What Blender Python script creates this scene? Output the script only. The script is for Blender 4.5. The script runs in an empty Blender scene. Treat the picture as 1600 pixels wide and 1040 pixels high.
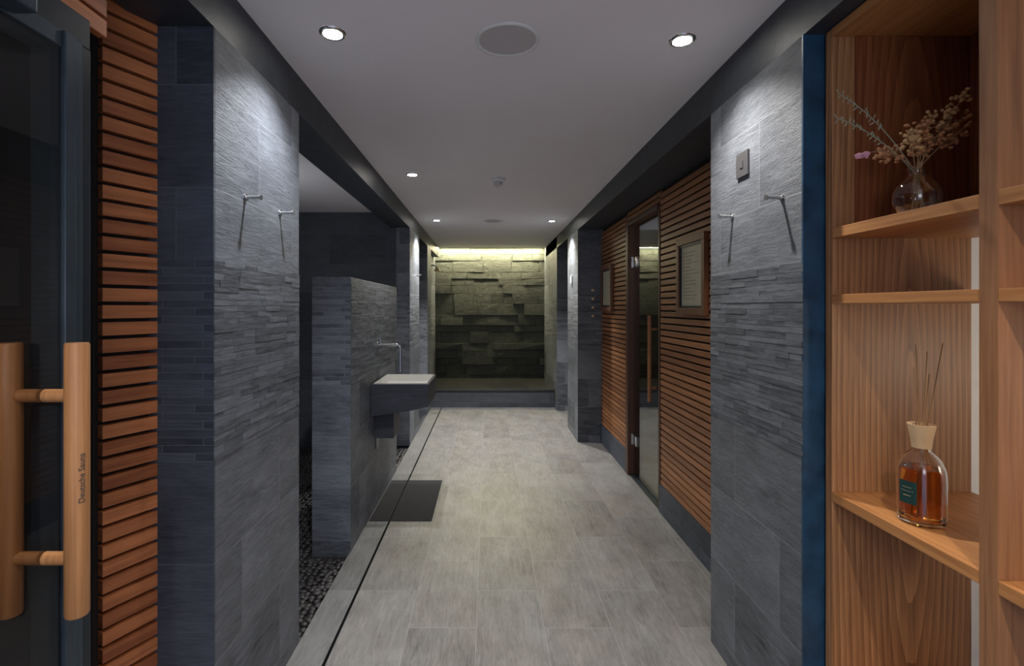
import bpy, bmesh, math, random
from mathutils import Vector, Matrix, Euler
import numpy as np
random.seed(7)
S = bpy.context.scene
COL = S.collection
S.view_settings.view_transform = 'Standard'
S.view_settings.exposure = 0.68

# ---------------------------------------------------------------- materials
def nmat(name):
    m = bpy.data.materials.new(name); m.use_nodes = True
    nt = m.node_tree; nt.nodes.clear()
    out = nt.nodes.new('ShaderNodeOutputMaterial')
    p = nt.nodes.new('ShaderNodeBsdfPrincipled')
    nt.links.new(p.outputs[0], out.inputs[0])
    return m, nt, p, out
def N(nt, t, **kw):
    n = nt.nodes.new(t)
    for k, v in kw.items(): setattr(n, k, v)
    return n
def mth(nt, op, a, b=None):
    n = nt.nodes.new('ShaderNodeMath'); n.operation = op
    for i, v in enumerate((a, b)):
        if v is None: continue
        if isinstance(v, (int, float)): n.inputs[i].default_value = v
        else: nt.links.new(v, n.inputs[i])
    return n.outputs[0]
def mixc(nt, fac, a, b, mode='MIX'):
    n = nt.nodes.new('ShaderNodeMix'); n.data_type = 'RGBA'; n.blend_type = mode
    for s, v in ((n.inputs[0], fac), (n.inputs[6], a), (n.inputs[7], b)):
        if isinstance(v, (int, float)): s.default_value = v
        elif isinstance(v, tuple): s.default_value = (*v, 1) if len(v) == 3 else v
        else: nt.links.new(v, s)
    return n.outputs[2]
def mapped(nt, uv, scale=(1, 1, 1), loc=(0, 0, 0), rot=0):
    n = nt.nodes.new('ShaderNodeMapping'); nt.links.new(uv, n.inputs[0])
    n.inputs['Scale'].default_value = scale; n.inputs['Location'].default_value = loc
    n.inputs['Rotation'].default_value = (0, 0, rot)
    return n.outputs[0]
def noise(nt, vec, scale, detail=5, rough=.6, dist=0):
    n = nt.nodes.new('ShaderNodeTexNoise'); nt.links.new(vec, n.inputs['Vector'])
    n.inputs['Scale'].default_value = scale; n.inputs['Detail'].default_value = detail
    n.inputs['Roughness'].default_value = rough; n.inputs['Distortion'].default_value = dist
    return n.outputs[0]
def brick(nt, vec, w, h, mortar, off=.5, squash=1, sf=2, offf=2):
    n = nt.nodes.new('ShaderNodeTexBrick'); nt.links.new(vec, n.inputs['Vector'])
    n.offset = off; n.squash = squash; n.squash_frequency = sf; n.offset_frequency = offf
    n.inputs['Color1'].default_value = (0, 0, 0, 1); n.inputs['Color2'].default_value = (1, 1, 1, 1)
    n.inputs['Mortar'].default_value = (.5, .5, .5, 1)
    n.inputs['Scale'].default_value = 1; n.inputs['Mortar Size'].default_value = mortar
    n.inputs['Mortar Smooth'].default_value = .2; n.inputs['Bias'].default_value = 0
    n.inputs['Brick Width'].default_value = w; n.inputs['Row Height'].default_value = h
    return n.outputs['Color'], n.outputs['Fac']
def bump(nt, p, h, strength, dist):
    b = nt.nodes.new('ShaderNodeBump'); nt.links.new(h, b.inputs['Height'])
    b.inputs['Strength'].default_value = strength; b.inputs['Distance'].default_value = dist
    nt.links.new(b.outputs[0], p.inputs['Normal'])
def ramp(nt, fac, stops):
    r = nt.nodes.new('ShaderNodeValToRGB'); nt.links.new(fac, r.inputs[0])
    e = r.color_ramp.elements
    while len(e) < len(stops): e.new(.5)
    for i, (pos, c) in enumerate(stops):
        e[i].position = pos; e[i].color = (*c, 1)
    return r.outputs[0]

def slate(name, dark, light, joint, band=True, tw=.6, th=.3, rough=.5, loff=-.07, tilew=.22, bs=.8, jm=.0016, warm=None):
    m, nt, p, out = nmat(name)
    uv = N(nt, 'ShaderNodeTexCoord').outputs['UV']
    sep = N(nt, 'ShaderNodeSeparateXYZ'); nt.links.new(uv, sep.inputs[0])
    v = sep.outputs[1]
    c, f = brick(nt, mapped(nt, uv, loc=(.13, loff, 0)), tw, th, jm)
    if band:
        c2, f2 = brick(nt, mapped(nt, uv, loc=(.31, .03, 0)), tw, th, jm)
        c3, f3 = brick(nt, mapped(nt, uv, loc=(.0, -.97, 0)), .19, .0236, .0013, off=.37, squash=1.9, sf=3, offf=2)
        up = mth(nt, 'GREATER_THAN', v, 1.56)
        inb = mth(nt, 'MULTIPLY', mth(nt, 'GREATER_THAN', v, .97), mth(nt, 'LESS_THAN', v, 1.56))
        c = mixc(nt, up, c, c2); c = mixc(nt, inb, c, c3)
        fa = mixc(nt, up, f, f2); f = mixc(nt, inb, fa, f3)
    sh = N(nt, 'ShaderNodeVectorMath'); sh.operation = 'MULTIPLY_ADD'
    nt.links.new(c, sh.inputs[0]); sh.inputs[1].default_value = (3.1, 1.7, 5.3); nt.links.new(uv, sh.inputs[2])
    n1 = noise(nt, mapped(nt, sh.outputs[0], (9, 70, 1), rot=.18), 1, 8, .74, 1.0)
    n2 = noise(nt, mapped(nt, sh.outputs[0], (4, 7, 1)), 1, 5, .65)
    n3 = noise(nt, mapped(nt, sh.outputs[0], (70, 330, 1), rot=-.1), 1, 4, .7)
    t = mth(nt, 'ADD', mth(nt, 'MULTIPLY', mth(nt, 'SUBTRACT', c, .5), tilew), mth(nt, 'ADD', mth(nt, 'MULTIPLY', n1, .6), mth(nt, 'MULTIPLY', n2, .4)))
    col = ramp(nt, t, [(.32, dark), (.66, light)])
    if warm:
        n4 = noise(nt, mapped(nt, sh.outputs[0], (2.2, 3.1, 1), (4, 2, 0)), 1, 4, .6)
        col = mixc(nt, ramp(nt, n4, [(.4, (0, 0, 0)), (.62, (1, 1, 1))]), col, mixc(nt, 1., col, warm, 'MULTIPLY'))
    col = mixc(nt, f, col, joint)
    nt.links.new(col, p.inputs['Base Color'])
    p.inputs['Roughness'].default_value = rough
    h = mth(nt, 'ADD', mth(nt, 'MULTIPLY', n1, .6), mth(nt, 'MULTIPLY', n3, .3))
    if band:
        h = mth(nt, 'ADD', h, mth(nt, 'MULTIPLY', mth(nt, 'MULTIPLY', c, inb), 2.0))
    h = mth(nt, 'SUBTRACT', h, mth(nt, 'MULTIPLY', f, .5))
    bump(nt, p, h, bs, .008)
    return m

def stripmat():
    m, nt, p, out = nmat('slate_ledger_strips')
    uv = N(nt, 'ShaderNodeTexCoord').outputs['UV']
    g = N(nt, 'ShaderNodeNewGeometry').outputs['Random Per Island']
    n1 = noise(nt, mapped(nt, uv, (12, 90, 1), rot=.1), 1, 7, .72, .6)
    t = mth(nt, 'ADD', mth(nt, 'MULTIPLY', n1, .8), mth(nt, 'MULTIPLY', g, .2))
    nt.links.new(ramp(nt, t, [(.32, (.045, .051, .063)), (.72, (.19, .205, .23))]), p.inputs['Base Color'])
    p.inputs['Roughness'].default_value = .5
    bump(nt, p, n1, .55, .005)
    return m
M_strip = stripmat()

def plain(name, col, rough=.5, metal=0, var=.08, scale=20, bmp=0, spec=.5):
    m, nt, p, out = nmat(name)
    co = N(nt, 'ShaderNodeTexCoord').outputs['Object']
    n = noise(nt, co, scale, 4)
    lo = tuple(max(0, c * (1 - var)) for c in col); hi = tuple(min(1, c * (1 + var)) for c in col)
    nt.links.new(ramp(nt, n, [(.3, lo), (.7, hi)]), p.inputs['Base Color'])
    p.inputs['Roughness'].default_value = rough; p.inputs['Metallic'].default_value = metal
    p.inputs['Specular IOR Level'].default_value = spec
    if bmp: bump(nt, p, n, bmp, .01)
    return m

def wood(name, dark, light, axis='h', fine=1.0, island=.0, cath=0., rough=.45):
    m, nt, p, out = nmat(name)
    uv = N(nt, 'ShaderNodeTexCoord').outputs['UV']
    vec = mapped(nt, uv, (3, 70 * fine, 1) if axis == 'h' else (70 * fine, 3, 1))
    if island:
        g = N(nt, 'ShaderNodeNewGeometry').outputs['Random Per Island']
        cx = N(nt, 'ShaderNodeCombineXYZ')
        nt.links.new(mth(nt, 'MULTIPLY', g, 37.), cx.inputs[2])
        va = N(nt, 'ShaderNodeVectorMath'); nt.links.new(vec, va.inputs[0]); nt.links.new(cx.outputs[0], va.inputs[1])
        vec = va.outputs[0]
    n1 = noise(nt, vec, 1, 6, .6, .3)
    t = n1
    if cath:
        wv = mapped(nt, uv, (1, .09, 1) if axis == 'v' else (.09, 1, 1), (-1.24, -.10, 0) if axis == 'v' else (0, 0, 0))
        w = N(nt, 'ShaderNodeTexWave'); w.wave_type = 'RINGS'; w.rings_direction = 'Z'; w.wave_profile = 'SAW'
        nt.links.new(wv, w.inputs['Vector'])
        w.inputs['Scale'].default_value = 19; w.inputs['Distortion'].default_value = 1.4
        w.inputs['Detail'].default_value = 3; w.inputs['Detail Scale'].default_value = 2.5
        t = mth(nt, 'ADD', mth(nt, 'MULTIPLY', n1, 1 - cath), mth(nt, 'MULTIPLY', w.outputs['Fac'], cath))
    if island:
        t = mth(nt, 'ADD', t, mth(nt, 'MULTIPLY', mth(nt, 'SUBTRACT', g, .5), island))
    nt.links.new(ramp(nt, t, [(.25, dark), (.75, light)]), p.inputs['Base Color'])
    p.inputs['Roughness'].default_value = rough
    bump(nt, p, n1, .15, .002)
    return m

def emis(name, col, st):
    m, nt, p, out = nmat(name)
    p.inputs['Base Color'].default_value = (*col, 1)
    p.inputs['Emission Color'].default_value = (*col, 1); p.inputs['Emission Strength'].default_value = st
    return m
def thin_glass(name, tint, base=.05, k=.8):
    # symmetric facing-based reflectance: no false total internal reflection in the thin pane
    m, nt, p, out = nmat(name); nt.nodes.remove(p)
    tr = N(nt, 'ShaderNodeBsdfTransparent'); tr.inputs[0].default_value = (*tint, 1)
    gl = N(nt, 'ShaderNodeBsdfGlossy'); gl.inputs['Roughness'].default_value = .02
    gl.inputs[0].default_value = (.85, .88, .9, 1)
    lw = N(nt, 'ShaderNodeLayerWeight'); lw.inputs[0].default_value = .5
    f = mth(nt, 'ADD', mth(nt, 'MULTIPLY', mth(nt, 'POWER', lw.outputs['Facing'], 4.), k), base)
    mx = N(nt, 'ShaderNodeMixShader')
    nt.links.new(f, mx.inputs[0])
    nt.links.new(tr.outputs[0], mx.inputs[1]); nt.links.new(gl.outputs[0], mx.inputs[2])
    nt.links.new(mx.outputs[0], out.inputs[0])
    return m

M_wall = slate('slate_wall', (.042, .048, .059), (.20, .214, .24), (.23, .24, .26))
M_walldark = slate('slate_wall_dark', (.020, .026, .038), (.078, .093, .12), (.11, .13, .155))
M_apron = slate('slate_apron', (.030, .033, .042), (.085, .092, .108), (.09, .10, .12), band=False, tw=2., th=1.)
M_wet = slate('slate_wet_room', (.022, .025, .033), (.075, .08, .095), (.09, .095, .11), band=False)
M_floor = slate('slate_floor', (.125, .122, .118), (.345, .338, .328), (.36, .352, .34), band=False, rough=.28, loff=.05, tilew=.09, bs=.35, jm=.0013, warm=(.97, .93, .89))
M_curb = slate('slate_curb', (.10, .10, .098), (.25, .245, .24), (.29, .29, .28), band=False, tw=.6, th=.5, rough=.42, loff=0, tilew=.12, bs=.4)
M_ledge = slate('slate_ledge', (.022, .023, .022), (.055, .055, .053), (.10, .10, .09), band=False, tw=.6, th=.6, rough=.22, loff=0, bs=.3)
M_beam = plain('slate_beam', (.032, .037, .046), .5, var=.3, scale=14, bmp=.2)
M_ceil = plain('ceiling_paint', (.82, .775, .785), .85, var=.015, scale=3)
M_blue = plain('blue_lit_pillar_end', (.014, .056, .11), .45, var=.6, scale=7, bmp=.1)  # blue light on the pillar end is put into this base colour
M_slatL = wood('cedar_slat', (.24, .066, .022), (.56, .20, .072), island=.4)
M_slatR = wood('hemlock_slat', (.165, .062, .024), (.42, .18, .072), island=.3)
M_back = plain('slat_backing', (.012, .007, .005), .8)
M_frame = wood('sauna_frame_wood', (.045, .018, .010), (.11, .045, .022), axis='v')
M_frame2 = wood('notice_frame_wood', (.10, .038, .017), (.22, .09, .04), axis='v')
M_oakv = wood('oak_vertical', (.19, .080, .032), (.50, .25, .108), axis='v', cath=.3, fine=1.3)
M_oakp = wood('oak_panel', (.21, .088, .038), (.43, .205, .09), axis='v', fine=1.3)
M_oakh = wood('oak_horizontal', (.33, .13, .042), (.62, .29, .10), axis='h')
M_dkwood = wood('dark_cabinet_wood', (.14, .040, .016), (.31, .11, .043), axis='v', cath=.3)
M_handle = wood('round_handle_wood', (.32, .13, .045), (.55, .27, .105), axis='v', fine=1.5)
M_metal = plain('blue_grey_aluminium', (.05, .07, .09), .4, metal=.5, var=.1)
M_metdk = plain('dark_anodised_frame', (.018, .024, .032), .4, metal=.3)
M_chrome = plain('brushed_steel', (.62, .62, .62), .22, metal=1, var=.03)
M_white = plain('white_plastic', (.72, .72, .70), .45, var=.02)
M_grille = plain('speaker_grille', (.52, .49, .49), .8, var=.04, scale=300)
M_cer = plain('white_solid_surface', (.50, .49, .45), .3, var=.03)
M_black = plain('black_slot', (.006, .006, .007), .6)
M_basin_shadow = plain('basin_shadow_colour', (.034, .033, .035), .8, var=.1, scale=60, bmp=.1, spec=.2)  # colour of the painted washbasin shadow
M_dark = plain('unlit_wall', (.008, .010, .014), .7)  # near-black colour puts the shade of unlit rooms into their walls
M_pebble = plain('dark_pebbles', (.032, .029, .029), .45, var=.4, scale=18)
M_grout = plain('pebble_bed', (.014, .014, .015), .8)
M_glass = thin_glass('tinted_door_glass', (.78, .76, .75), .03, .5)
M_sglass = thin_glass('sauna_door_glass', (.62, .58, .52), .10, .8)
M_switch = plain('dark_nickel_plate', (.15, .145, .15), .4, metal=.6)
M_paper = plain('cream_notice_paper', (.48, .44, .33), .5, var=.12, scale=8)
M_ink2 = plain('faded_print', (.27, .25, .19), .7)
M_ink = plain('dark_ink', (.05, .05, .05), .7)
M_teal = plain('teal_label', (.008, .045, .042), .5)
M_cream = plain('cream_collar', (.66, .46, .26), .5)
M_reed = plain('rattan_reed', (.36, .2, .09), .7)
M_whitewall = plain('white_plaster', (.85, .83, .76), .8, var=.02)
def glassmat(name, col, rough=.01, ior=1.45):
    m, nt, p, out = nmat(name)
    p.inputs['Base Color'].default_value = (*col, 1); p.inputs['Transmission Weight'].default_value = 1
    p.inputs['Roughness'].default_value = rough; p.inputs['IOR'].default_value = ior
    return m
M_clear = glassmat('clear_glass', (.97, .96, .94))
M_liquid = glassmat('amber_liquid', (.92, .34, .05), .02, 1.33)
M_bulb = emis('lamp_glow', (1, .96, .88), 60)
M_led = emis('led_glow', (1, .85, .45), 8)

def stonemat():
    m, nt, p, out = nmat('split_face_stone')
    uv = N(nt, 'ShaderNodeTexCoord').outputs['UV']
    g = N(nt, 'ShaderNodeNewGeometry').outputs['Random Per Island']
    cx = N(nt, 'ShaderNodeCombineXYZ'); nt.links.new(mth(nt, 'MULTIPLY', g, 31.), cx.inputs[2])
    va = N(nt, 'ShaderNodeVectorMath'); nt.links.new(uv, va.inputs[0]); nt.links.new(cx.outputs[0], va.inputs[1])
    n1 = noise(nt, mapped(nt, va.outputs[0], (15, 20, 1)), 1, 9, .78, .2)
    n2 = noise(nt, mapped(nt, uv, (60, 90, 1)), 1, 5, .7)
    t = mth(nt, 'ADD', mth(nt, 'MULTIPLY', n1, .9), mth(nt, 'MULTIPLY', g, .10))
    nt.links.new(ramp(nt, t, [(.32, (.024, .029, .024)), (.72, (.105, .118, .098))]), p.inputs['Base Color'])
    p.inputs['Roughness'].default_value = .30
    bump(nt, p, mth(nt, 'ADD', n1, mth(nt, 'MULTIPLY', n2, .35)), .85, .022)
    return m
M_stone = stonemat()

# ---------------------------------------------------------------- mesh builder
class MB:
    def __init__(s): s.bm = bmesh.new()
    def hexa(s, pts, bevel=0):
        b = bmesh.new()
        vs = [b.verts.new(p) for p in pts]
        for f in ((0,3,2,1),(4,5,6,7),(0,1,5,4),(1,2,6,5),(2,3,7,6),(3,0,4,7)):
            b.faces.new([vs[i] for i in f])
        if bevel: bmesh.ops.bevel(b, geom=b.edges[:], offset=bevel, segments=2, affect='EDGES', profile=.6)
        s.add(b); return s
    def add(s, b):
        me = bpy.data.meshes.new('t'); b.to_mesh(me); b.free(); s.bm.from_mesh(me); bpy.data.meshes.remove(me)
    def box(s, x0, x1, y0, y1, z0, z1, bevel=0):
        return s.hexa([(x0,y0,z0),(x1,y0,z0),(x1,y1,z0),(x0,y1,z0),(x0,y0,z1),(x1,y0,z1),(x1,y1,z1),(x0,y1,z1)], bevel)
    def prism(s, poly, axis, a, b2):
        b = bmesh.new()
        def P(p, t):
            return {'y': (p[0], t, p[1]), 'x': (t, p[0], p[1]), 'z': (p[0], p[1], t)}[axis]
        A = [b.verts.new(P(p, a)) for p in poly]; B = [b.verts.new(P(p, b2)) for p in poly]
        b.faces.new(A); b.faces.new(B[::-1]); n = len(poly)
        for i in range(n): b.faces.new([A[i], B[i], B[(i+1) % n], A[(i+1) % n]])
        bmesh.ops.recalc_face_normals(b, faces=b.faces[:]); s.add(b); return s
    def tube(s, pts, r, seg=12, cap=True):
        pts = [Vector(p) for p in pts]; b = bmesh.new(); rings = []
        rr = r if isinstance(r, (list, tuple)) else [r] * len(pts)
        up = None
        for i, p in enumerate(pts):
            d = (pts[min(i+1, len(pts)-1)] - pts[max(i-1, 0)]).normalized()
            if up is None:
                up = Vector((0, 0, 1)) if abs(d.z) < .9 else Vector((1, 0, 0))
            u = (up - d * up.dot(d)).normalized(); w = d.cross(u); up = u
            rings.append([b.verts.new(p + (u * math.cos(2*math.pi*k/seg) + w * math.sin(2*math.pi*k/seg)) * rr[i]) for k in range(seg)])
        for i in range(len(rings)-1):
            for k in range(seg):
                b.faces.new([rings[i][k], rings[i][(k+1) % seg], rings[i+1][(k+1) % seg], rings[i+1][k]])
        if cap: b.faces.new(rings[0][::-1]); b.faces.new(rings[-1])
        bmesh.ops.recalc_face_normals(b, faces=b.faces[:]); s.add(b); return s
    def lathe(s, c, prof, seg=36, closed=False):
        b = bmesh.new(); rings = []
        for r, z in prof:
            if r < 1e-6: rings.append([b.verts.new((c[0], c[1], c[2]+z))])
            else: rings.append([b.verts.new((c[0]+r*math.cos(2*math.pi*k/seg), c[1]+r*math.sin(2*math.pi*k/seg), c[2]+z)) for k in range(seg)])
        for i in range(len(rings)-1):
            A, B = rings[i], rings[i+1]
            for k in range(seg):
                k2 = (k+1) % seg
                if len(A) == 1 and len(B) == 1: continue
                if len(A) == 1: b.faces.new([A[0], B[k], B[k2]])
                elif len(B) == 1: b.faces.new([A[k], A[k2], B[0]])
                else: b.faces.new([A[k], A[k2], B[k2], B[k]])
        bmesh.ops.recalc_face_normals(b, faces=b.faces[:]); s.add(b); return s
    def blob(s, c, r, sc=(1, 1, 1), rot=None, sub=1):
        b = bmesh.new(); bmesh.ops.create_icosphere(b, subdivisions=sub, radius=r)
        M = Matrix.Translation(Vector(c)) @ (rot.to_matrix().to_4x4() if rot else Matrix()) @ Matrix.Diagonal((*sc, 1))
        bmesh.ops.transform(b, matrix=M, verts=b.verts[:]); s.add(b); return s
    def obj(s, name, mat, parent=None, label=None, category=None, kind=None, group=None, smooth=False, struct=False):
        bm = s.bm
        uvl = bm.loops.layers.uv.new('UVMap')
        bm.normal_update()
        for f in bm.faces:
            n = f.normal; a = max(range(3), key=lambda i: abs(n[i]))
            for l in f.loops:
                co = l.vert.co
                l[uvl].uv = (co.y, co.z) if a == 0 else ((co.x, co.z) if a == 1 else (co.y, co.x))
            f.smooth = smooth
        if parent is not None: o = Vector(parent['_loc'])
        else:
            xs = [v.co for v in bm.verts]
            o = Vector(((min(v.x for v in xs)+max(v.x for v in xs))/2, (min(v.y for v in xs)+max(v.y for v in xs))/2, min(v.z for v in xs)))
        bmesh.ops.translate(bm, vec=-o, verts=bm.verts[:])
        me = bpy.data.meshes.new(name); bm.to_mesh(me); bm.free()
        me.materials.append(mat)
        ob = bpy.data.objects.new(name, me); COL.objects.link(ob)
        if smooth:
            try: me.set_sharp_from_angle(angle=math.radians(40))
            except Exception: pass
        if parent is not None: ob.parent = parent
        else: ob.location = o
        ob['_loc'] = tuple(o) if parent is None else parent['_loc']
        if label: ob['label'] = label
        if category: ob['category'] = category
        if kind: ob['kind'] = kind
        if group: ob['group'] = group
        if struct: ob['kind'] = 'structure'
        return ob
def thing(name, loc, label, category, group=None):
    e = bpy.data.objects.new(name, None); COL.objects.link(e); e.location = loc; e.empty_display_size = .05
    e['_loc'] = tuple(loc); e['label'] = label; e['category'] = category
    if group: e['group'] = group
    return e
def sbox(name, mat, *boxes, label=None):
    m = MB()
    for b in boxes: m.box(*b)
    return m.obj(name, mat, struct=True, label=label)
def place_light(l, loc, parent=None):
    o = l; COL.objects.link(o)
    if parent is not None:
        o.parent = parent; o.location = Vector(loc) - Vector(parent['_loc'])
    else: o.location = loc

CAM = 1.42; XL = -.80; XR = .95; ZC = 2.40; ZB = 2.24

# ---------------------------------------------------------------- room shell
sbox('floor_corridor', M_floor, (-.645, 2.6, -1.2, 8.7, -.06, 0), label='grey slate tiled corridor floor')
sbox('floor_curb', M_curb, (-.80, -.659, 1.5, 7.27, -.06, 0), (-2.7, -.659, -1.2, 1.5, -.06, 0), (-1.8,-.659,7.27,8.7,-.06,0))
sbox('floor_wet_room', M_grout, (-2.6, -.80, 2.17, 5.28, -.08, -.03))
sbox('floor_passage', M_wet, (-2.6, -.80, 5.28, 7.27, -.08, -.001))
sbox('ceiling', M_ceil, (-2.7, 2.7, -1.2, 8.40, ZC, ZC+.2), label='plain white plaster ceiling')
sbox('ceiling_cove', M_ceil, (-2.7, 2.7, 8.40, 8.8, ZC+.12, ZC+.2))
sbox('trim_beam_left', M_beam, (-1.0, XL, -1.2, 8.36, ZB, ZC))
sbox('trim_beam_right', M_beam, (XR, 1.25, -1.2, 8.36, ZB, ZC))
sbox('wall_left_front', M_wall, (-2.6, XL, 1.503, 2.17, 0, ZB))
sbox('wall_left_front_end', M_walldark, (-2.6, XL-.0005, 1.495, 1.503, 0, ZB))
sbox('wall_wet_room_outer', M_wet, (-2.7, -2.6, -1.2, 7.3, 0, ZC))
sbox('wall_wet_room_back', M_wet, (-2.6, -.9405, 5.28, 5.98, 0, ZC))
sbox('wall_left_column', M_wall, (-.94, XL, 5.26, 5.98, 0, ZB))
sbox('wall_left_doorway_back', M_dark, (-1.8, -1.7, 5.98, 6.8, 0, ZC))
sbox('wall_left_far', M_wall, (-1.8, XL, 6.8, 7.22, 0, ZB), (-1.8, -.88, 7.22, 8.7, 0, 2.5))
sbox('wall_right_front', M_wall, (XR, 1.9, 1.548, 2.18, 0, ZB))
sbox('blue_lit_right_front_edge', M_blue, (XR-.001, 1.04, 1.54, 1.548, 0, ZB), label='narrow blue lit end face of the pillar')
sbox('wall_behind_shelf', M_whitewall, (1.38, 1.9, 1.532, 1.547, 0, ZB))
sbox('wall_shelf_outer', M_whitewall, (1.9, 2.0, -1.2, 1.547, 0, ZC))
sbox('wall_right_column', M_wall, (XR, 2.6, 5.4, 6.08, 0, ZB))
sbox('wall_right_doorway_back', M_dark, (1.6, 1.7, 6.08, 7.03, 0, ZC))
sbox('wall_right_far', M_wall, (XR, 1.9, 7.03, 8.7, 0, 2.5))
sbox('wall_sauna_outer', M_oakp, (2.5, 2.6, 1.6, 5.4, 0, ZC), (1.9, 2.5, 2.1, 2.18, 0, ZC))
sbox('wall_sauna_front', M_back, (1.222, 1.25, 2.18, 3.56, .0, ZB), (1.222, 1.25, 4.40, 5.4, .0, ZB), (1.222, 1.25, 3.56, 4.40, 2.15, ZB))
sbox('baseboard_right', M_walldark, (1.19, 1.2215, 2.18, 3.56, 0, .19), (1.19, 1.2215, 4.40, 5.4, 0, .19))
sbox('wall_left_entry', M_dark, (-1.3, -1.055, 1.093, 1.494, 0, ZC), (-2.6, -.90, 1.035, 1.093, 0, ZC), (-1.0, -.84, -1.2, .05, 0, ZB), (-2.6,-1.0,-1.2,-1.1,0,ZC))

def ledger(xw, dirx, y0, y1, z0=.97, z1=1.56, seed=1, ret=False):
    rr = random.Random(seed); m = MB(); z = z0
    hs = [.0196] * 30
    i = 0
    while z < z1 - .012:
        h = rr.choice([.0165, .0196, .0227]); h = min(h, z1 - z)
        y = y0 - rr.random() * .12
        while y < y1:
            w = rr.uniform(.08, .24); a = max(y, y0); b = min(y + w, y1)
            if b - a > .006:
                dd = rr.choice([.0008, .0011, .0014, .0018, .0026])
                xa, xb = sorted((xw - dirx * .0005, xw + dirx * dd))
                m.box(xa, xb, a + .0004, b - .0004, z + .0004, z + h - .0005)
            y += w
        z += h
    return m
ledger(XL, 1, 1.4955, 2.17, seed=3).obj('trim_ledger_strips_left', M_strip, struct=True, label='band of thin split slate strips')
ledger(XR, -1, 1.541, 2.18, seed=4).obj('trim_ledger_strips_right', M_strip, struct=True, label='band of thin split slate strips')

# end stone wall
sbox('wall_back_core', M_dark, (-1.8, 1.9, 8.66, 8.8, 0, 2.52))
m = MB(); z = .1
random.seed(40)
while z < 2.5:
    h = random.choice([.11, .14, .17, .19]); x = -.93 - random.random()*.4
    while x < .95:
        w = random.uniform(.28, .6); d = random.choice([.034, .037, .04, .042, .046, .05, .060])
        x0 = max(x, -.93); x1 = min(x + w, 1.0)
        if x1 - x0 > .01:
            j = lambda: random.uniform(-.003, .003)
            yf = 8.62 - d
            m.hexa([(x0, yf+j(), z), (x1-.002, yf+j(), z), (x1-.002, 8.665, z), (x0, 8.665, z), (x0, yf+j(), z+h-.003), (x1-.002, yf+j(), z+h-.003), (x1-.002, 8.665, z+h-.003), (x0, 8.665, z+h-.003)], .003)
        x += w
    z += h
m.obj('wall_back', M_stone, struct=True, label='rough split-face dark stone wall washed by warm light')
sb = thing('shower_step', (0.04, 7.9, 0), 'raised slate shower step before the stone wall', 'step')
MB().box(-.86, XR-.004, 7.27, 8.50, .001, .235).obj('base', M_apron, sb)
MB().box(-.87, XR-.003, 7.25, 7.37, .236, .262, .003).box(-.87, XR-.003, 7.37, 8.50, .236, .246).obj('ledge', M_ledge, sb)

# linear drain
dr = thing('linear_drain', (-.652, 4.4, -.05), 'black slot floor drain with steel edges', 'drain')
MB().box(-.6585, -.6455, 1.5, 7.0, -.05, -.02).obj('channel', M_black, dr)
MB().box(-.6588, -.6572, 1.5, 7.0, -.02, .0008).obj('edge_rail', M_metdk, dr)
MB().box(-.6468, -.6452, 1.5, 7.0, -.02, .0008).obj('edge_rail', M_metdk, dr)
MB().box(-.789, -.6595, 3.40, 4.20, .0004, .003).box(-.6445, -.372, 3.40, 4.20, .0004, .003).obj('painted_basin_shadow', M_basin_shadow, label='dark rectangular painted shadow on floor beneath the washbasin', category='mat')  # dark sheet painting the washbasin's cast shadow, split at the drain

# pebbles
bt = bmesh.new(); bmesh.ops.create_icosphere(bt, subdivisions=2, radius=1)
bv = np.array([v.co[:] for v in bt.verts]); bf = np.array([[v.index for v in f.verts] for f in bt.faces]); bt.free()
V = []; F = []; k = 0
y = 2.22
rng = np.random.RandomState(4)
while y < 5.22:
    x = -.83
    while x > -2.0:
        px = x + rng.uniform(-.008, .008); py = y + rng.uniform(-.008, .008)
        if not (-1.05 < px < -.77 and 2.93 < py < 4.51):
            a = rng.uniform(0, 3.14); sx, sy, sz = rng.uniform(.016, .026), rng.uniform(.013, .02), rng.uniform(.008, .012)
            v = bv * [sx, sy, sz]; R = np.array([[math.cos(a), -math.sin(a), 0], [math.sin(a), math.cos(a), 0], [0, 0, 1]])
            V.append(v @ R.T + [px, py, -.02]); F.append(bf + k); k += len(bv)
        x -= .034
    y += .032
V = np.concatenate(V); F = np.concatenate(F)
me = bpy.data.meshes.new('pebble_bed'); me.from_pydata((V - [-1.4, 3.7, -.03]).tolist(), [], F.tolist()); me.materials.append(M_pebble)
me.polygons.foreach_set('use_smooth', [True]*len(me.polygons))
pb = bpy.data.objects.new('pebble_bed', me); COL.objects.link(pb); pb.location = (-1.4, 3.7, -.03)
pb['kind'] = 'stuff'; pb['label'] = 'bed of small dark rounded pebbles in the wet room'; pb['category'] = 'pebbles'

e = thing('partition_wall', (-.907, 3.72, -.03), 'half-height slate tiled partition carrying the washbasin', 'partition wall')
MB().box(-1.02, -.7945, 2.97, 4.47, -.03, 1.595, .003).obj('body', M_wall, e)
ledger(-.7945, 1, 2.975, 4.465, seed=6).obj('ledger_strips', M_strip, e)

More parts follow.
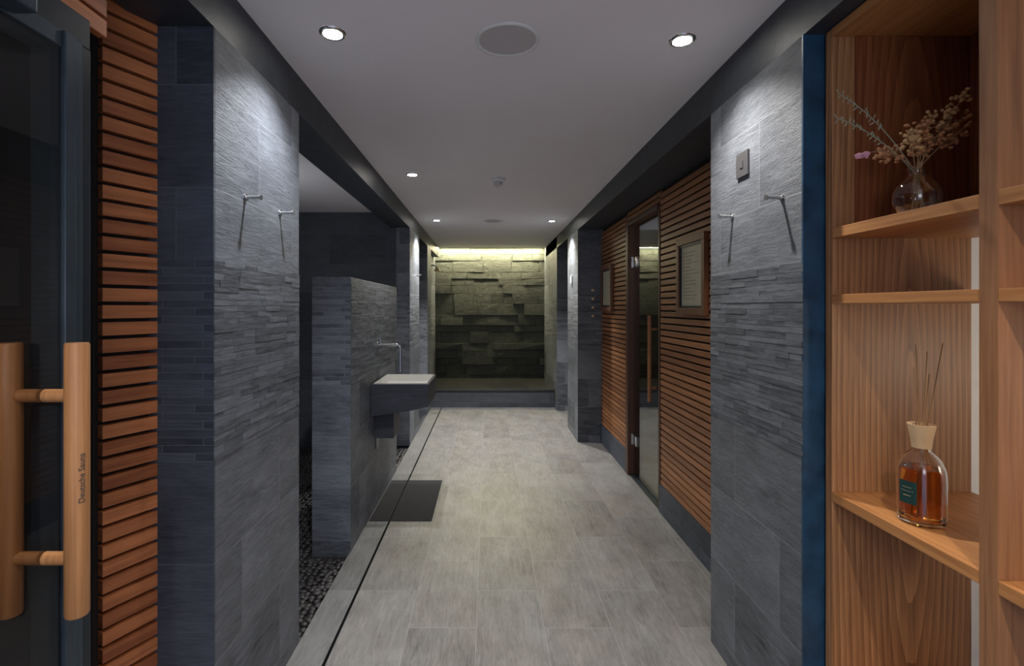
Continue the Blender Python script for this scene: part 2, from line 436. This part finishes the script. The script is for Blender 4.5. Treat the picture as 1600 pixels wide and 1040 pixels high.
# ---------------------------------------------------------------- slatted panels
def slats(parent, name, mat, A, B, z0, z1, t=.02, pitch=.046, hgt=.034, nsign=1):
    A = Vector((*A, 0)); B = Vector((*B, 0)); d = (B-A).normalized(); n = Vector((-d.y, d.x, 0)) * nsign
    m = MB(); z = z0
    while z + hgt <= z1 + .001:
        q = [A, B, B + n*t, A + n*t]
        m.hexa([(p.x, p.y, z) for p in q] + [(p.x, p.y, z+hgt) for p in q], .0015); z += pitch
    bmesh.ops.recalc_face_normals(m.bm, faces=m.bm.faces[:])
    return m.obj(name, mat, parent)
RP = dict(nsign=-1, pitch=.043, hgt=.0315)
p = thing('slatted_wall_panel', (1.21, 2.87, .2), 'horizontal wooden slat cladding between pillar and sauna door', 'wall cladding')
slats(p, 'slats', M_slatR, (1.20, 2.183), (1.20, 3.555), .197, ZB, **RP)
p = thing('slatted_wall_panel', (1.21, 4.9, .2), 'horizontal wooden slat cladding between sauna door and slate column', 'wall cladding')
slats(p, 'slats', M_slatR, (1.20, 4.405), (1.20, 5.397), .197, ZB, **RP)
p = thing('slatted_wall_panel', (1.21, 3.98, 2.15), 'short slat cladding strip above the sauna door', 'wall cladding')
slats(p, 'slats', M_slatR, (1.20, 3.56), (1.20, 4.40), 2.155, ZB, **RP)
p = thing('slatted_wall_panel', (-1.0, 1.43, 0), 'reddish cedar slat cladding beside the glass entrance door', 'wall cladding')
slats(p, 'slats', M_slatL, (-.962, 1.493), (-1.026, 1.364), .01, 2.39, nsign=-1, t=.024, hgt=.036)
MB().hexa([(-.990,1.493,0),(-1.053,1.364,0),(-1.0545,1.364,0),(-1.0545,1.493,0),(-.990,1.493,2.395),(-1.053,1.364,2.395),(-1.0545,1.364,2.395),(-1.0545,1.493,2.395)]).obj('backing', M_back, p)
p = thing('slatted_wall_panel', (-.88, 1.0, 2.03), 'cedar slat cladding above the glass entrance door', 'wall cladding')
slats(p, 'slats', M_slatL, (-.870, .3), (-.870, 1.17), 2.035, ZB-.002, nsign=1, t=.02, hgt=.038)

# ---------------------------------------------------------------- entrance glass door
d = thing('glass_entrance_door', (-.84, .6, 0), 'dark tinted glass door with round wooden bar handles', 'door')
MB().box(-.846, -.838, .06, 1.006, .012, 1.93).obj('glass_pane', M_glass, d)
MB().box(-.90, -.83, 1.007, 1.034, 0, 1.965, .002).obj('jamb', M_metal, d)
MB().box(-.90, -.838, 1.034, 1.060, 0, 1.965, .002).obj('jamb', M_metal, d)
MB().box(-.90, -.846, 1.060, 1.092, 0, 1.965, .002).obj('jamb', M_metdk, d)
MB().box(-.90, -.848, .06, 1.0925, 1.966, 2.03, .002).obj('head_rail', M_metdk, d)
MB().box(-.90, -.836, .06, 1.006, 1.931, 1.9655, .002).obj('head_rail', M_metal, d)
MB().box(-.835, -.79, .62, .90, 1.935, 1.975, .004).obj('door_closer', M_metal, d, label='grey door closer')
for hx, lab in ((-.778, 'round warm wooden bar handle'), (-.905, 'round wooden bar handle behind the glass')):
    h = MB().tube([(hx, .97, .838), (hx, .97, .842), (hx, .97, 1.349), (hx, .97, 1.353)], [.018, .020, .020, .018], 28).obj('handle', M_handle, d, smooth=True, label=lab)
    for zz in (1.253, .945):
        x0, x1 = (-.838, hx - .01) if hx > -.84 else (hx + .01, -.846)
        MB().tube([(x0, .97, zz), (x1, .97, zz)], .0125, 20).obj('handle_peg', M_handle, d, smooth=True)
def text(s, size, mat, parent, M, name='lettering'):
    cu = bpy.data.curves.new('t', 'FONT'); cu.body = s; cu.size = size; cu.extrude = .0003
    cu.align_x = 'CENTER'; cu.align_y = 'CENTER'
    o = bpy.data.objects.new('t', cu); COL.objects.link(o)
    bpy.context.view_layer.update()
    me = bpy.data.meshes.new_from_object(o); bpy.data.objects.remove(o)
    me.transform(M); me.transform(Matrix.Translation(-Vector(parent['_loc'])))
    me.materials.clear(); me.materials.append(mat)
    q = bpy.data.objects.new(name, me); COL.objects.link(q); q.parent = parent; return q
ang = math.radians(-30)
nrm = Vector((math.cos(ang), math.sin(ang), 0)); up = Vector((0, 0, 1))
xax = up; yax = nrm.cross(xax)
M = Matrix((( xax.x, yax.x, nrm.x, -.778 + nrm.x*.0204), (xax.y, yax.y, nrm.y, .97 + nrm.y*.0204), (xax.z, yax.z, nrm.z, 1.10), (0, 0, 0, 1)))
text('Deutsche Sauna', .0145, M_ink, d, M)

# ---------------------------------------------------------------- sauna door
d = thing('sauna_door', (1.24, 3.97, 0), 'glass sauna door in a dark reddish brown wooden frame', 'door')
MB().box(1.185, 1.29, 4.335, 4.399, 0, 2.145, .003).box(1.195, 1.29, 3.561, 3.59, 0, 2.145, .003).box(1.185, 1.29, 3.591, 4.334, 2.105, 2.145, .003).obj('frame', M_frame, d)
MB().box(1.236, 1.244, 3.60, 4.330, .02, 2.10).obj('glass_pane', M_sglass, d)
MB().box(1.20, 1.29, 3.591, 4.334, .0005, .012).obj('threshold', M_metdk, d)
for zz in (1.80, .31):
    MB().box(1.224, 1.236, 4.22, 4.334, zz-.04, zz+.04, .002).tube([(1.222, 4.328, zz-.045), (1.222, 4.328, zz+.045)], .009, 12).obj('hinge', M_chrome, d, smooth=True)
h = MB().tube([(1.185, 3.75, .73), (1.185, 3.75, 1.36)], .014, 20).tube([(1.19, 3.75, .83), (1.235, 3.75, .83)], .01, 14).tube([(1.19, 3.75, 1.26), (1.235, 3.75, 1.26)], .01, 14).obj('handle', M_slatR, d, smooth=True)

def notice(y0, y1, z0, z1, label):
    e = thing('framed_notice', (1.19, (y0+y1)/2, z0), label, 'framed notice', 'framed notices on the sauna wall')
    b = .04
    MB().box(1.172, 1.199, y0, y1, z0, z0+b, .002).box(1.172, 1.199, y0, y1, z1-b, z1, .002).box(1.172, 1.199, y0, y0+b, z0+b, z1-b, .002).box(1.172, 1.199, y1-b, y1, z0+b, z1-b, .002).obj('frame', M_frame2, e)
    c = b + .014
    MB().box(1.18, 1.199, y0+b, y1-b, z0+b, z0+c).box(1.18, 1.199, y0+b, y1-b, z1-c, z1-b).box(1.18, 1.199, y0+b, y0+c, z0+c, z1-c).box(1.18, 1.199, y1-c, y1-b, z0+c, z1-c).obj('inner_frame', M_metdk, e)
    MB().box(1.188, 1.199, y0+c, y1-c, z0+c, z1-c).obj('paper', M_paper, e)
    m = MB(); zz = z1-c-.04; random.seed(9)
    while zz > z0+c+.03:
        ww = (y1-y0-2*c-.05) * random.uniform(.4, 1)
        m.box(1.1872, 1.1879, y1-c-.025-ww, y1-c-.025, zz, zz+.004); zz -= .021
    m.obj('text_lines', M_ink2, e)
notice(2.775, 3.19, 1.375, 1.835, 'wooden framed cream notice on slats next to the pillar')
notice(4.88, 5.32, 1.385, 1.835, 'wooden framed cream notice on slats beside the sauna door')

# ---------------------------------------------------------------- small fittings
def hook(wx, y, z, dirx, label):
    m = MB().tube([(wx-dirx*.002, y, z), (wx+dirx*.006, y, z)], .011, 20).tube([(wx+dirx*.006, y, z), (wx+dirx*.048, y, z)], .0055, 16)
    m.tube([(wx+dirx*.048, y, z), (wx+dirx*.054, y, z)], .009, 18)
    m.obj('coat_hook', M_chrome, label=label, category='hook', group='steel pin coat hooks on the pillars', smooth=True)
for y, z in ((1.689, 1.783), (1.969, 1.784)): hook(XL, y, z, 1, 'steel pin coat hook on slate pillar by the wet room')
for y, z in ((1.652, 1.775), (1.984, 1.773)): hook(XR, y, z, -1, 'steel pin coat hook on slate pillar below the switch')
hook(XL, 5.72, 1.78, 1, 'steel pin coat hook on the far slate column')
e = thing('light_switch', (XR, 1.9, 1.90), 'square dark metal light switch on slate pillar', 'light switch')
MB().box(XR-.008, XR-.0003, 1.857, 1.943, 1.904, 1.996, .002).obj('plate', M_switch, e)
MB().box(XR-.011, XR-.0082, 1.889, 1.911, 1.936, 1.962, .001).obj('rocker', M_switch, e)
e = thing('wall_thermostat', (XR, 5.8, 1.68), 'small white control plate on the slate column', 'thermostat')
MB().box(XR-.016, XR-.0003, 5.72, 5.79, 1.69, 1.78, .004).obj('plate', M_white, e)
for i, z in enumerate((1.60, 1.51, 1.42, 1.33)):
    MB().tube([(1.10, 5.402, z), (1.10, 5.36, z)], .007, 12).blob((1.10, 5.35, z), .015, (1, .7, 1), sub=2).obj('robe_peg', M_cream, label='small round cream robe peg on slate column', category='hook', group='column of round robe pegs', smooth=True)
MB().box(-.795, -.785, 3.62, 3.70, .42, .50, .002).obj('socket_plate', M_switch, label='small square metal plate under the washbasin', category='socket plate')

# ---------------------------------------------------------------- washbasin
e = thing('washbasin', (-.6, 3.73, .66), 'white wall-hung washbasin with dark slate apron', 'washbasin')
b = bmesh.new()
x0, x1, y0, y1, zb, zt = -.779, -.415, 3.494, 3.97, .835, .902
v = [b.verts.new(c) for c in ((x0,y0,zb),(x1,y0,zb),(x1,y1,zb),(x0,y1,zb),(x0,y0,zt),(x1,y0,zt),(x1,y1,zt),(x0,y1,zt))]
for f in ((0,3,2,1),(0,1,5,4),(1,2,6,5),(2,3,7,6),(3,0,4,7)): b.faces.new([v[i] for i in f])
top = b.faces.new([v[i] for i in (4,5,6,7)])
bmesh.ops.inset_region(b, faces=[top], thickness=.022)
bmesh.ops.inset_region(b, faces=[top], thickness=.03)
for vv in top.verts: vv.co.z -= .05
bmesh.ops.bevel(b, geom=b.edges[:], offset=.003, segments=2, affect='EDGES')
mm = MB(); mm.add(b); mm.obj('basin', M_cer, e)
m = MB().prism([(-.793,.68),(-.56,.71),(-.402,.745),(-.402,.834),(-.793,.834)], 'y', 3.48, 3.984)
m.box(-.793, -.402, 3.48, 3.493, .8345, .896).box(-.793, -.402, 3.971, 3.984, .8345, .896).box(-.413, -.402, 3.4935, 3.9705, .8345, .896)
m.obj('apron', M_apron, e)
MB().box(-.793, -.66, 3.60, 3.86, .50, .679, .002).obj('siphon_cover', M_apron, e)
e = thing('basin_tap', (-.794, 3.69, 1.14), 'slim chrome wall-mounted tap over the washbasin', 'tap')
pts = [(-.795, 3.69, 1.15)] + [(-.79+.13, 3.69, 1.15)]
for k in range(1, 7):
    a = k/6*math.pi/2; pts.append((-.66+.03*math.sin(a), 3.69, 1.12+.03*math.cos(a)))
pts.append((-.63, 3.69, .955))
MB().tube(pts, .009, 16).obj('spout', M_chrome, e, smooth=True)
MB().tube([(-.7945, 3.69, 1.15), (-.783, 3.69, 1.15)], .026, 24).obj('flange', M_chrome, e, smooth=True)
MB().tube([(-.775, 3.69, 1.15), (-.775, 3.69, 1.20)], .007, 12).obj('lever', M_chrome, e, smooth=True)

e = thing('shower_fitting', (-.87, 7.7, 1.9), 'small brass and chrome shower outlet near stone wall', 'shower')
MB().tube([(-.879, 7.7, 2.05), (-.80, 7.7, 2.05), (-.76, 7.7, 2.02)], .012, 14).obj('arm', M_chrome, e, smooth=True)
MB().lathe((-.76, 7.7, 1.965), [(0, .05), (.02, .05), (.05, .012), (.05, 0), (0, 0)], 24).obj('shower_head', M_cream, e, smooth=True)
MB().tube([(-.879, 7.7, 1.15), (-.85, 7.7, 1.15)], .035, 20).tube([(-.85, 7.7, 1.15), (-.82, 7.7, 1.15)], .012, 14).obj('valve', M_chrome, e, smooth=True)

# ---------------------------------------------------------------- ceiling fixtures
def downlight(x, y, power, col=(1, .93, .82), size=125, blend=.7):
    e = thing('downlight', (x, y, ZC), 'small round recessed ceiling spotlight, switched on', 'ceiling light', 'recessed ceiling spotlights')
    MB().lathe((x, y, ZC), [(.034, -.0005), (.034, -.006), (.04, -.008), (.046, -.005), (.048, -.0005)], 32).obj('trim_ring', M_chrome, e, smooth=True)
    MB().lathe((x, y, ZC), [(0, -.004), (.033, -.003), (.033, -.001), (0, -.001)], 32).obj('bulb', M_bulb, e)
    L = bpy.data.lights.new('spot', 'SPOT'); L.energy = power; L.color = col; L.spot_size = math.radians(size); L.spot_blend = blend
    L.shadow_soft_size = .02
    o = bpy.data.objects.new('spot_lamp', L); place_light(o, (x, y, ZC-.014), e)
downlight(-.554, 1.83, 38, (.93, .96, 1), size=116, blend=.85)
downlight(.713, 1.876, 38, (1, .96, .90), size=116, blend=.85)
downlight(-.555, 3.77, 44, (1, .98, .95))
downlight(-.576, 5.76, 105, (1, .99, .97), size=106)
downlight(.725, 5.8, 95, (1, .99, .97), size=106)
downlight(.55, .1, 34, (1, .87, .70))  # unseen downlight added above the camera to warm the shelf
downlight(-.45, -.05, 20, (1, .92, .84))  # unseen downlight added behind the camera as fill
e = thing('ceiling_speaker', (.073, 1.876, ZC), 'round white flush ceiling speaker grille', 'speaker')
MB().lathe((.073, 1.876, ZC), [(.104, -.0005), (.104, -.005), (.112, -.007), (.118, -.004), (.119, -.0005)], 48).obj('rim', M_white, e, smooth=True)
MB().lathe((.073, 1.876, ZC), [(0, -.004), (.1035, -.0035), (.1035, -.0008), (0, -.0008)], 48).obj('grille', M_grille, e, smooth=True)
e = thing('smoke_detector', (.078, 3.92, ZC), 'white round smoke detector on the ceiling', 'smoke detector')
MB().lathe((.078, 3.92, ZC), [(0, -.002), (.058, -.002), (.058, -.018), (.045, -.024), (0, -.024)], 36).obj('base', M_white, e, smooth=True)
MB().lathe((.078, 3.92, ZC), [(.036, -.0245), (.036, -.042), (.026, -.05), (0, -.052)], 36).obj('sensor_dome', M_grille, e, smooth=True)
e = thing('ceiling_vent', (.06, 5.8, ZC), 'round flush white ceiling vent', 'vent')
MB().lathe((.06, 5.8, ZC), [(.09, -.0005), (.12, -.006), (.125, -.0005)], 40).obj('rim', M_white, e, smooth=True)
MB().lathe((.06, 5.8, ZC), [(0, -.012), (.07, -.010), (.088, -.003), (0, -.003)], 40).obj('disc', M_grille, e, smooth=True)
MB().box(-.85, .92, 8.41, 8.425, ZC+.105, ZC+.119).obj('led_strip', M_led, label='warm yellow light strip in the cove above the stone wall', category='light strip')
L = bpy.data.lights.new('cove', 'AREA'); L.shape = 'RECTANGLE'; L.size = 1.74; L.size_y = .03; L.energy = 30; L.color = (1, .90, .56)
o = bpy.data.objects.new('cove_lamp', L); place_light(o, (.035, 8.51, ZC+.01))

# ---------------------------------------------------------------- shelf unit
XS = 1.009; XB = 1.4175
s = thing('wooden_shelf_unit', (1.2, 1.0, 0), 'open oak shelf unit with vertical dividers', 'shelf unit')
MB().box(XS, XB, 1.5, 1.529, 0, 2.236, .0015).obj('side_panel', M_oakv, s)
MB().box(XS, XB, 1.0125, 1.052, 0, 2.236, .0015).obj('divider', M_oakp, s, label='thick vertical oak divider')
MB().box(XS, XB, .45, .48, 0, 2.236, .0015).obj('side_panel', M_oakv, s)
MB().box(XS, XB, 1.0525, 1.4995, 2.212, 2.236).obj('top_panel', M_oakh, s)
MB().box(XS, XB, .4805, 1.012, 2.212, 2.236).obj('top_panel', M_oakh, s)
for z0, z1 in ((1.6225, 1.6525), (1.431, 1.4575), (.852, .88), (.30, .328)):
    MB().box(XS, XB, 1.0525, 1.4995, z0, z1, .0015).obj('shelf', M_oakh, s)
    MB().box(XS, XB, .4805, 1.012, z0, z1, .0015).obj('shelf', M_oakh, s)
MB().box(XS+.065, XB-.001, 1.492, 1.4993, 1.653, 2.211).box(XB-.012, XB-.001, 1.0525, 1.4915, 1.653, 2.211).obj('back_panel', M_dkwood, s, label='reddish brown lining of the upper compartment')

# diffuser bottle
bx, by, bz = 1.093, 1.29, .8803
R_ = .80
e = thing('reed_diffuser_bottle', (bx, by, bz), 'glass bottle of amber liquid with teal label and cream neck', 'bottle')
outp = [(0, .0), (.052, 0), (.060, .004), (.062, .012), (.0625, .11), (.060, .135), (.05, .158), (.036, .172), (.025, .18), (.023, .186)]
inn = [(.020, .186), (.022, .178), (.034, .168), (.047, .154), (.057, .132), (.0595, .11), (.059, .014), (.053, .009), (0, .008)]
sc = lambda P: [(r*R_, z) for r, z in P]
MB().lathe((bx, by, bz), sc(outp + inn), 48).obj('glass_body', M_clear, e, smooth=True)
MB().lathe((bx, by, bz), sc([(0, .0095), (.051, .0095), (.0575, .015), (.0582, .11), (.0555, .132), (.0535, .138), (0, .138)]), 48).obj('liquid', M_liquid, e, smooth=True)
MB().lathe((bx, by, bz), [(.0165, .187), (.020, .187), (.022, .205), (.028, .238), (.029, .246), (.025, .246), (.018, .21), (.0165, .187)], 32).obj('collar', M_cream, e, smooth=True)
RL = .0625*R_ + .0004
b = bmesh.new(); cols = []
for i in range(13):
    a = math.radians(-188 + i*4.0)
    cols.append([b.verts.new((bx+RL*math.cos(a), by+RL*math.sin(a), bz+zz)) for zz in (.052, .108)])
for i in range(12): b.faces.new([cols[i][0], cols[i+1][0], cols[i+1][1], cols[i][1]])
mm = MB(); mm.add(b); mm.obj('label', M_teal, e, label='dark teal paper label')
mm = MB()
for zz, aa in ((.092, 20), (.083, 28), (.072, 16)):
    a0 = -164 - aa/2
    for i in range(6):
        a = math.radians(a0 + aa*i/5); mm.blob((bx+(RL+.0003)*math.cos(a), by+(RL+.0003)*math.sin(a), bz+zz), .0009)
mm.obj('label_print', M_cream, e)
for i, (dx, dy, hz) in enumerate(((-.014, .0, .44), (-.006, .01, .445), (.004, -.012, .43), (.045, -.01, .45), (.03, .012, .37), (-.028, -.01, .39))):
    MB().tube([(bx - dx*.4, by - dy*.4, bz+.02), (bx + dx*.15, by+dy*.15, bz+.2), (bx + dx, by + dy, bz+hz)], .0014, 8).obj('diffuser_reed', M_reed, label='thin brown rattan reed standing in the diffuser bottle', category='reed', group='reeds in the diffuser bottle')

# vase
vx, vy, vz = 1.09, 1.30, 1.6528
e = thing('glass_vase', (vx, vy, vz), 'small round clear glass vase holding dried flowers', 'vase')
outp = [(0, 0), (.03, 0), (.046, .01), (.058, .035), (.057, .06), (.045, .082), (.026, .096), (.019, .104), (.019, .114), (.026, .122)]
inn = [(.0245, .122), (.0175, .114), (.0175, .104), (.0245, .094), (.0435, .081), (.0555, .0595), (.0565, .035), (.0445, .0115), (.03, .003), (0, .0025)]
MB().lathe((vx, vy, vz), [(r*.88, z) for r, z in outp + inn], 44).obj('body', M_clear, e, smooth=True)

M_stem = plain('dried_stem', (.26, .16, .08), .8)
M_grass = plain('grey_green_grass', (.25, .27, .19), .8)
M_rust = plain('rust_dried_petals', (.40, .19, .085), .85, var=.3, scale=60)
M_pinkd = plain('dusty_pink_petals', (.58, .28, .36), .8, var=.2, scale=60)
M_tan = plain('tan_seed_heads', (.50, .31, .14), .85, var=.3, scale=60)
def W(px, py, dy=0): return Vector((vx + (px-1433)/615, vy + dy, 1.42 + (480-py)/615))
random.seed(12)
def flower(px, py, kind, dy=0, bend=0):
    tip = W(px, py, dy); neck = Vector((vx, vy, vz+.108)) + Vector((random.uniform(-.006, .006), random.uniform(-.006, .006), 0))
    base = Vector((vx - (tip.x-vx)*.10, vy - dy*.1, vz+.012))
    mid = neck.lerp(tip, .5) + Vector((0, 0, .02+bend))
    pts = []
    for i in range(5): pts.append(base.lerp(neck, i/5))
    for i in range(9):
        t = i/8; pts.append(neck*(1-t)**2 + mid*2*t*(1-t) + tip*t*t)
    e = thing('dried_flower', tuple(base), {'grass': 'arching grey-green dried grass sprig in the vase', 'rust': 'rust-coloured dried flower spray in the vase', 'pink': 'drooping dusty pink dried bloom in the vase', 'tan': 'tan dried seed-head stem in the vase'}[kind], 'dried flower', 'dried flowers in the glass vase')
    MB().tube(pts, .0012, 6).obj('stem', M_grass if kind == 'grass' else M_stem, e)
    m = MB()
    if kind == 'grass':
        for i in range(22):
            t = .42 + .58*i/21; c = neck*(1-t)**2 + mid*2*t*(1-t) + tip*t*t
            sgn = 1 if i % 2 else -1
            q = c + Vector((random.uniform(-.012, .004), random.uniform(-.008, .008), sgn*random.uniform(.006, .014)))
            m.tube([c, c.lerp(q, .6), q], [.0007, .0017, .0005], 5)
        m.obj('seed_head', M_grass, e)
    elif kind == 'pink':
        for i in range(16):
            a = random.uniform(0, 6.28)
            q = tip + Vector((math.cos(a)*.014 - .014, math.sin(a)*.01, -random.random()*.014))
            m.tube([tip, tip.lerp(q, .6), q], [.002, .005, .001], 6)
        m.blob(tip, .008, (1.2, 1, .8), sub=2)
        m.obj('bloom', M_pinkd, e)
    else:
        for i in range(44 if kind == 'rust' else 34):
            t = random.uniform(.5, 1.0); c = neck*(1-t)**2 + mid*2*t*(1-t) + tip*t*t
            r = .024 if kind == 'rust' else .016
            q = c + Vector((random.uniform(-r, r), random.uniform(-r, r), random.uniform(-r*.6, r)))
            m.tube([c, q], .0006, 4)
            m.blob(q, random.uniform(.003, .0056), (1, 1, 1.5), Euler((random.random()*3, random.random()*3, 0)))
        m.obj('flower_head', M_rust if kind == 'rust' else M_tan, e)
flower(1302, 152, 'grass', -.02, .03)
flower(1316, 180, 'grass', .02, .02)
flower(1340, 246, 'pink', -.03, .03)
flower(1440, 190, 'rust', 0, 0)
flower(1472, 176, 'tan', .03, 0)
flower(1412, 215, 'tan', -.02, 0)
flower(1522, 180, 'rust', .04, .01)
flower(1486, 210, 'rust', -.03, 0)
flower(1512, 146, 'tan', .0, .01)
flower(1392, 232, 'rust', .03, 0)
flower(1455, 225, 'rust', .02, 0)

# ---------------------------------------------------------------- unseen point lamps: side rooms, shelf back, camera fill
def pt(x, y, z, e, col, r=.08):
    L = bpy.data.lights.new('unseen_point', 'POINT'); L.energy = e; L.color = col; L.shadow_soft_size = r
    o = bpy.data.objects.new('unseen_lamp', L); place_light(o, (x, y, z))
pt(1.72, .9, 1.2, 2.2, (1, .9, .75))  # unseen, added to brighten the white wall behind the shelf
pt(-1.9, 3.6, 1.9, 5, (.88, .93, 1))
pt(1.7, 3.2, 1.9, 3.5, (1, .85, .66))  # unseen, added to lift the sauna interior behind its glass
pt(-.95, .40, 1.45, 2.2, (1, .9, .8), .04)  # unseen, added to brighten the bar handle behind the glass
pt(0.1, -.7, 1.7, 12, (1, .93, .88), .3)  # unseen soft fill added behind the camera

w = bpy.data.worlds.new('World'); S.world = w; w.use_nodes = True
bg = w.node_tree.nodes['Background']; bg.inputs[0].default_value = (.42, .55, .85, 1); bg.inputs[1].default_value = .75

cam = bpy.data.cameras.new('Camera'); cam.lens = 18; cam.sensor_width = 36; cam.sensor_fit = 'HORIZONTAL'
cam.shift_x = 38/1600; cam.shift_y = -40/1600; cam.clip_start = .02
co = bpy.data.objects.new('Camera', cam); COL.objects.link(co); co.location = (0, 0, CAM); co.rotation_euler = (math.pi/2, 0, 0)
S.camera = co
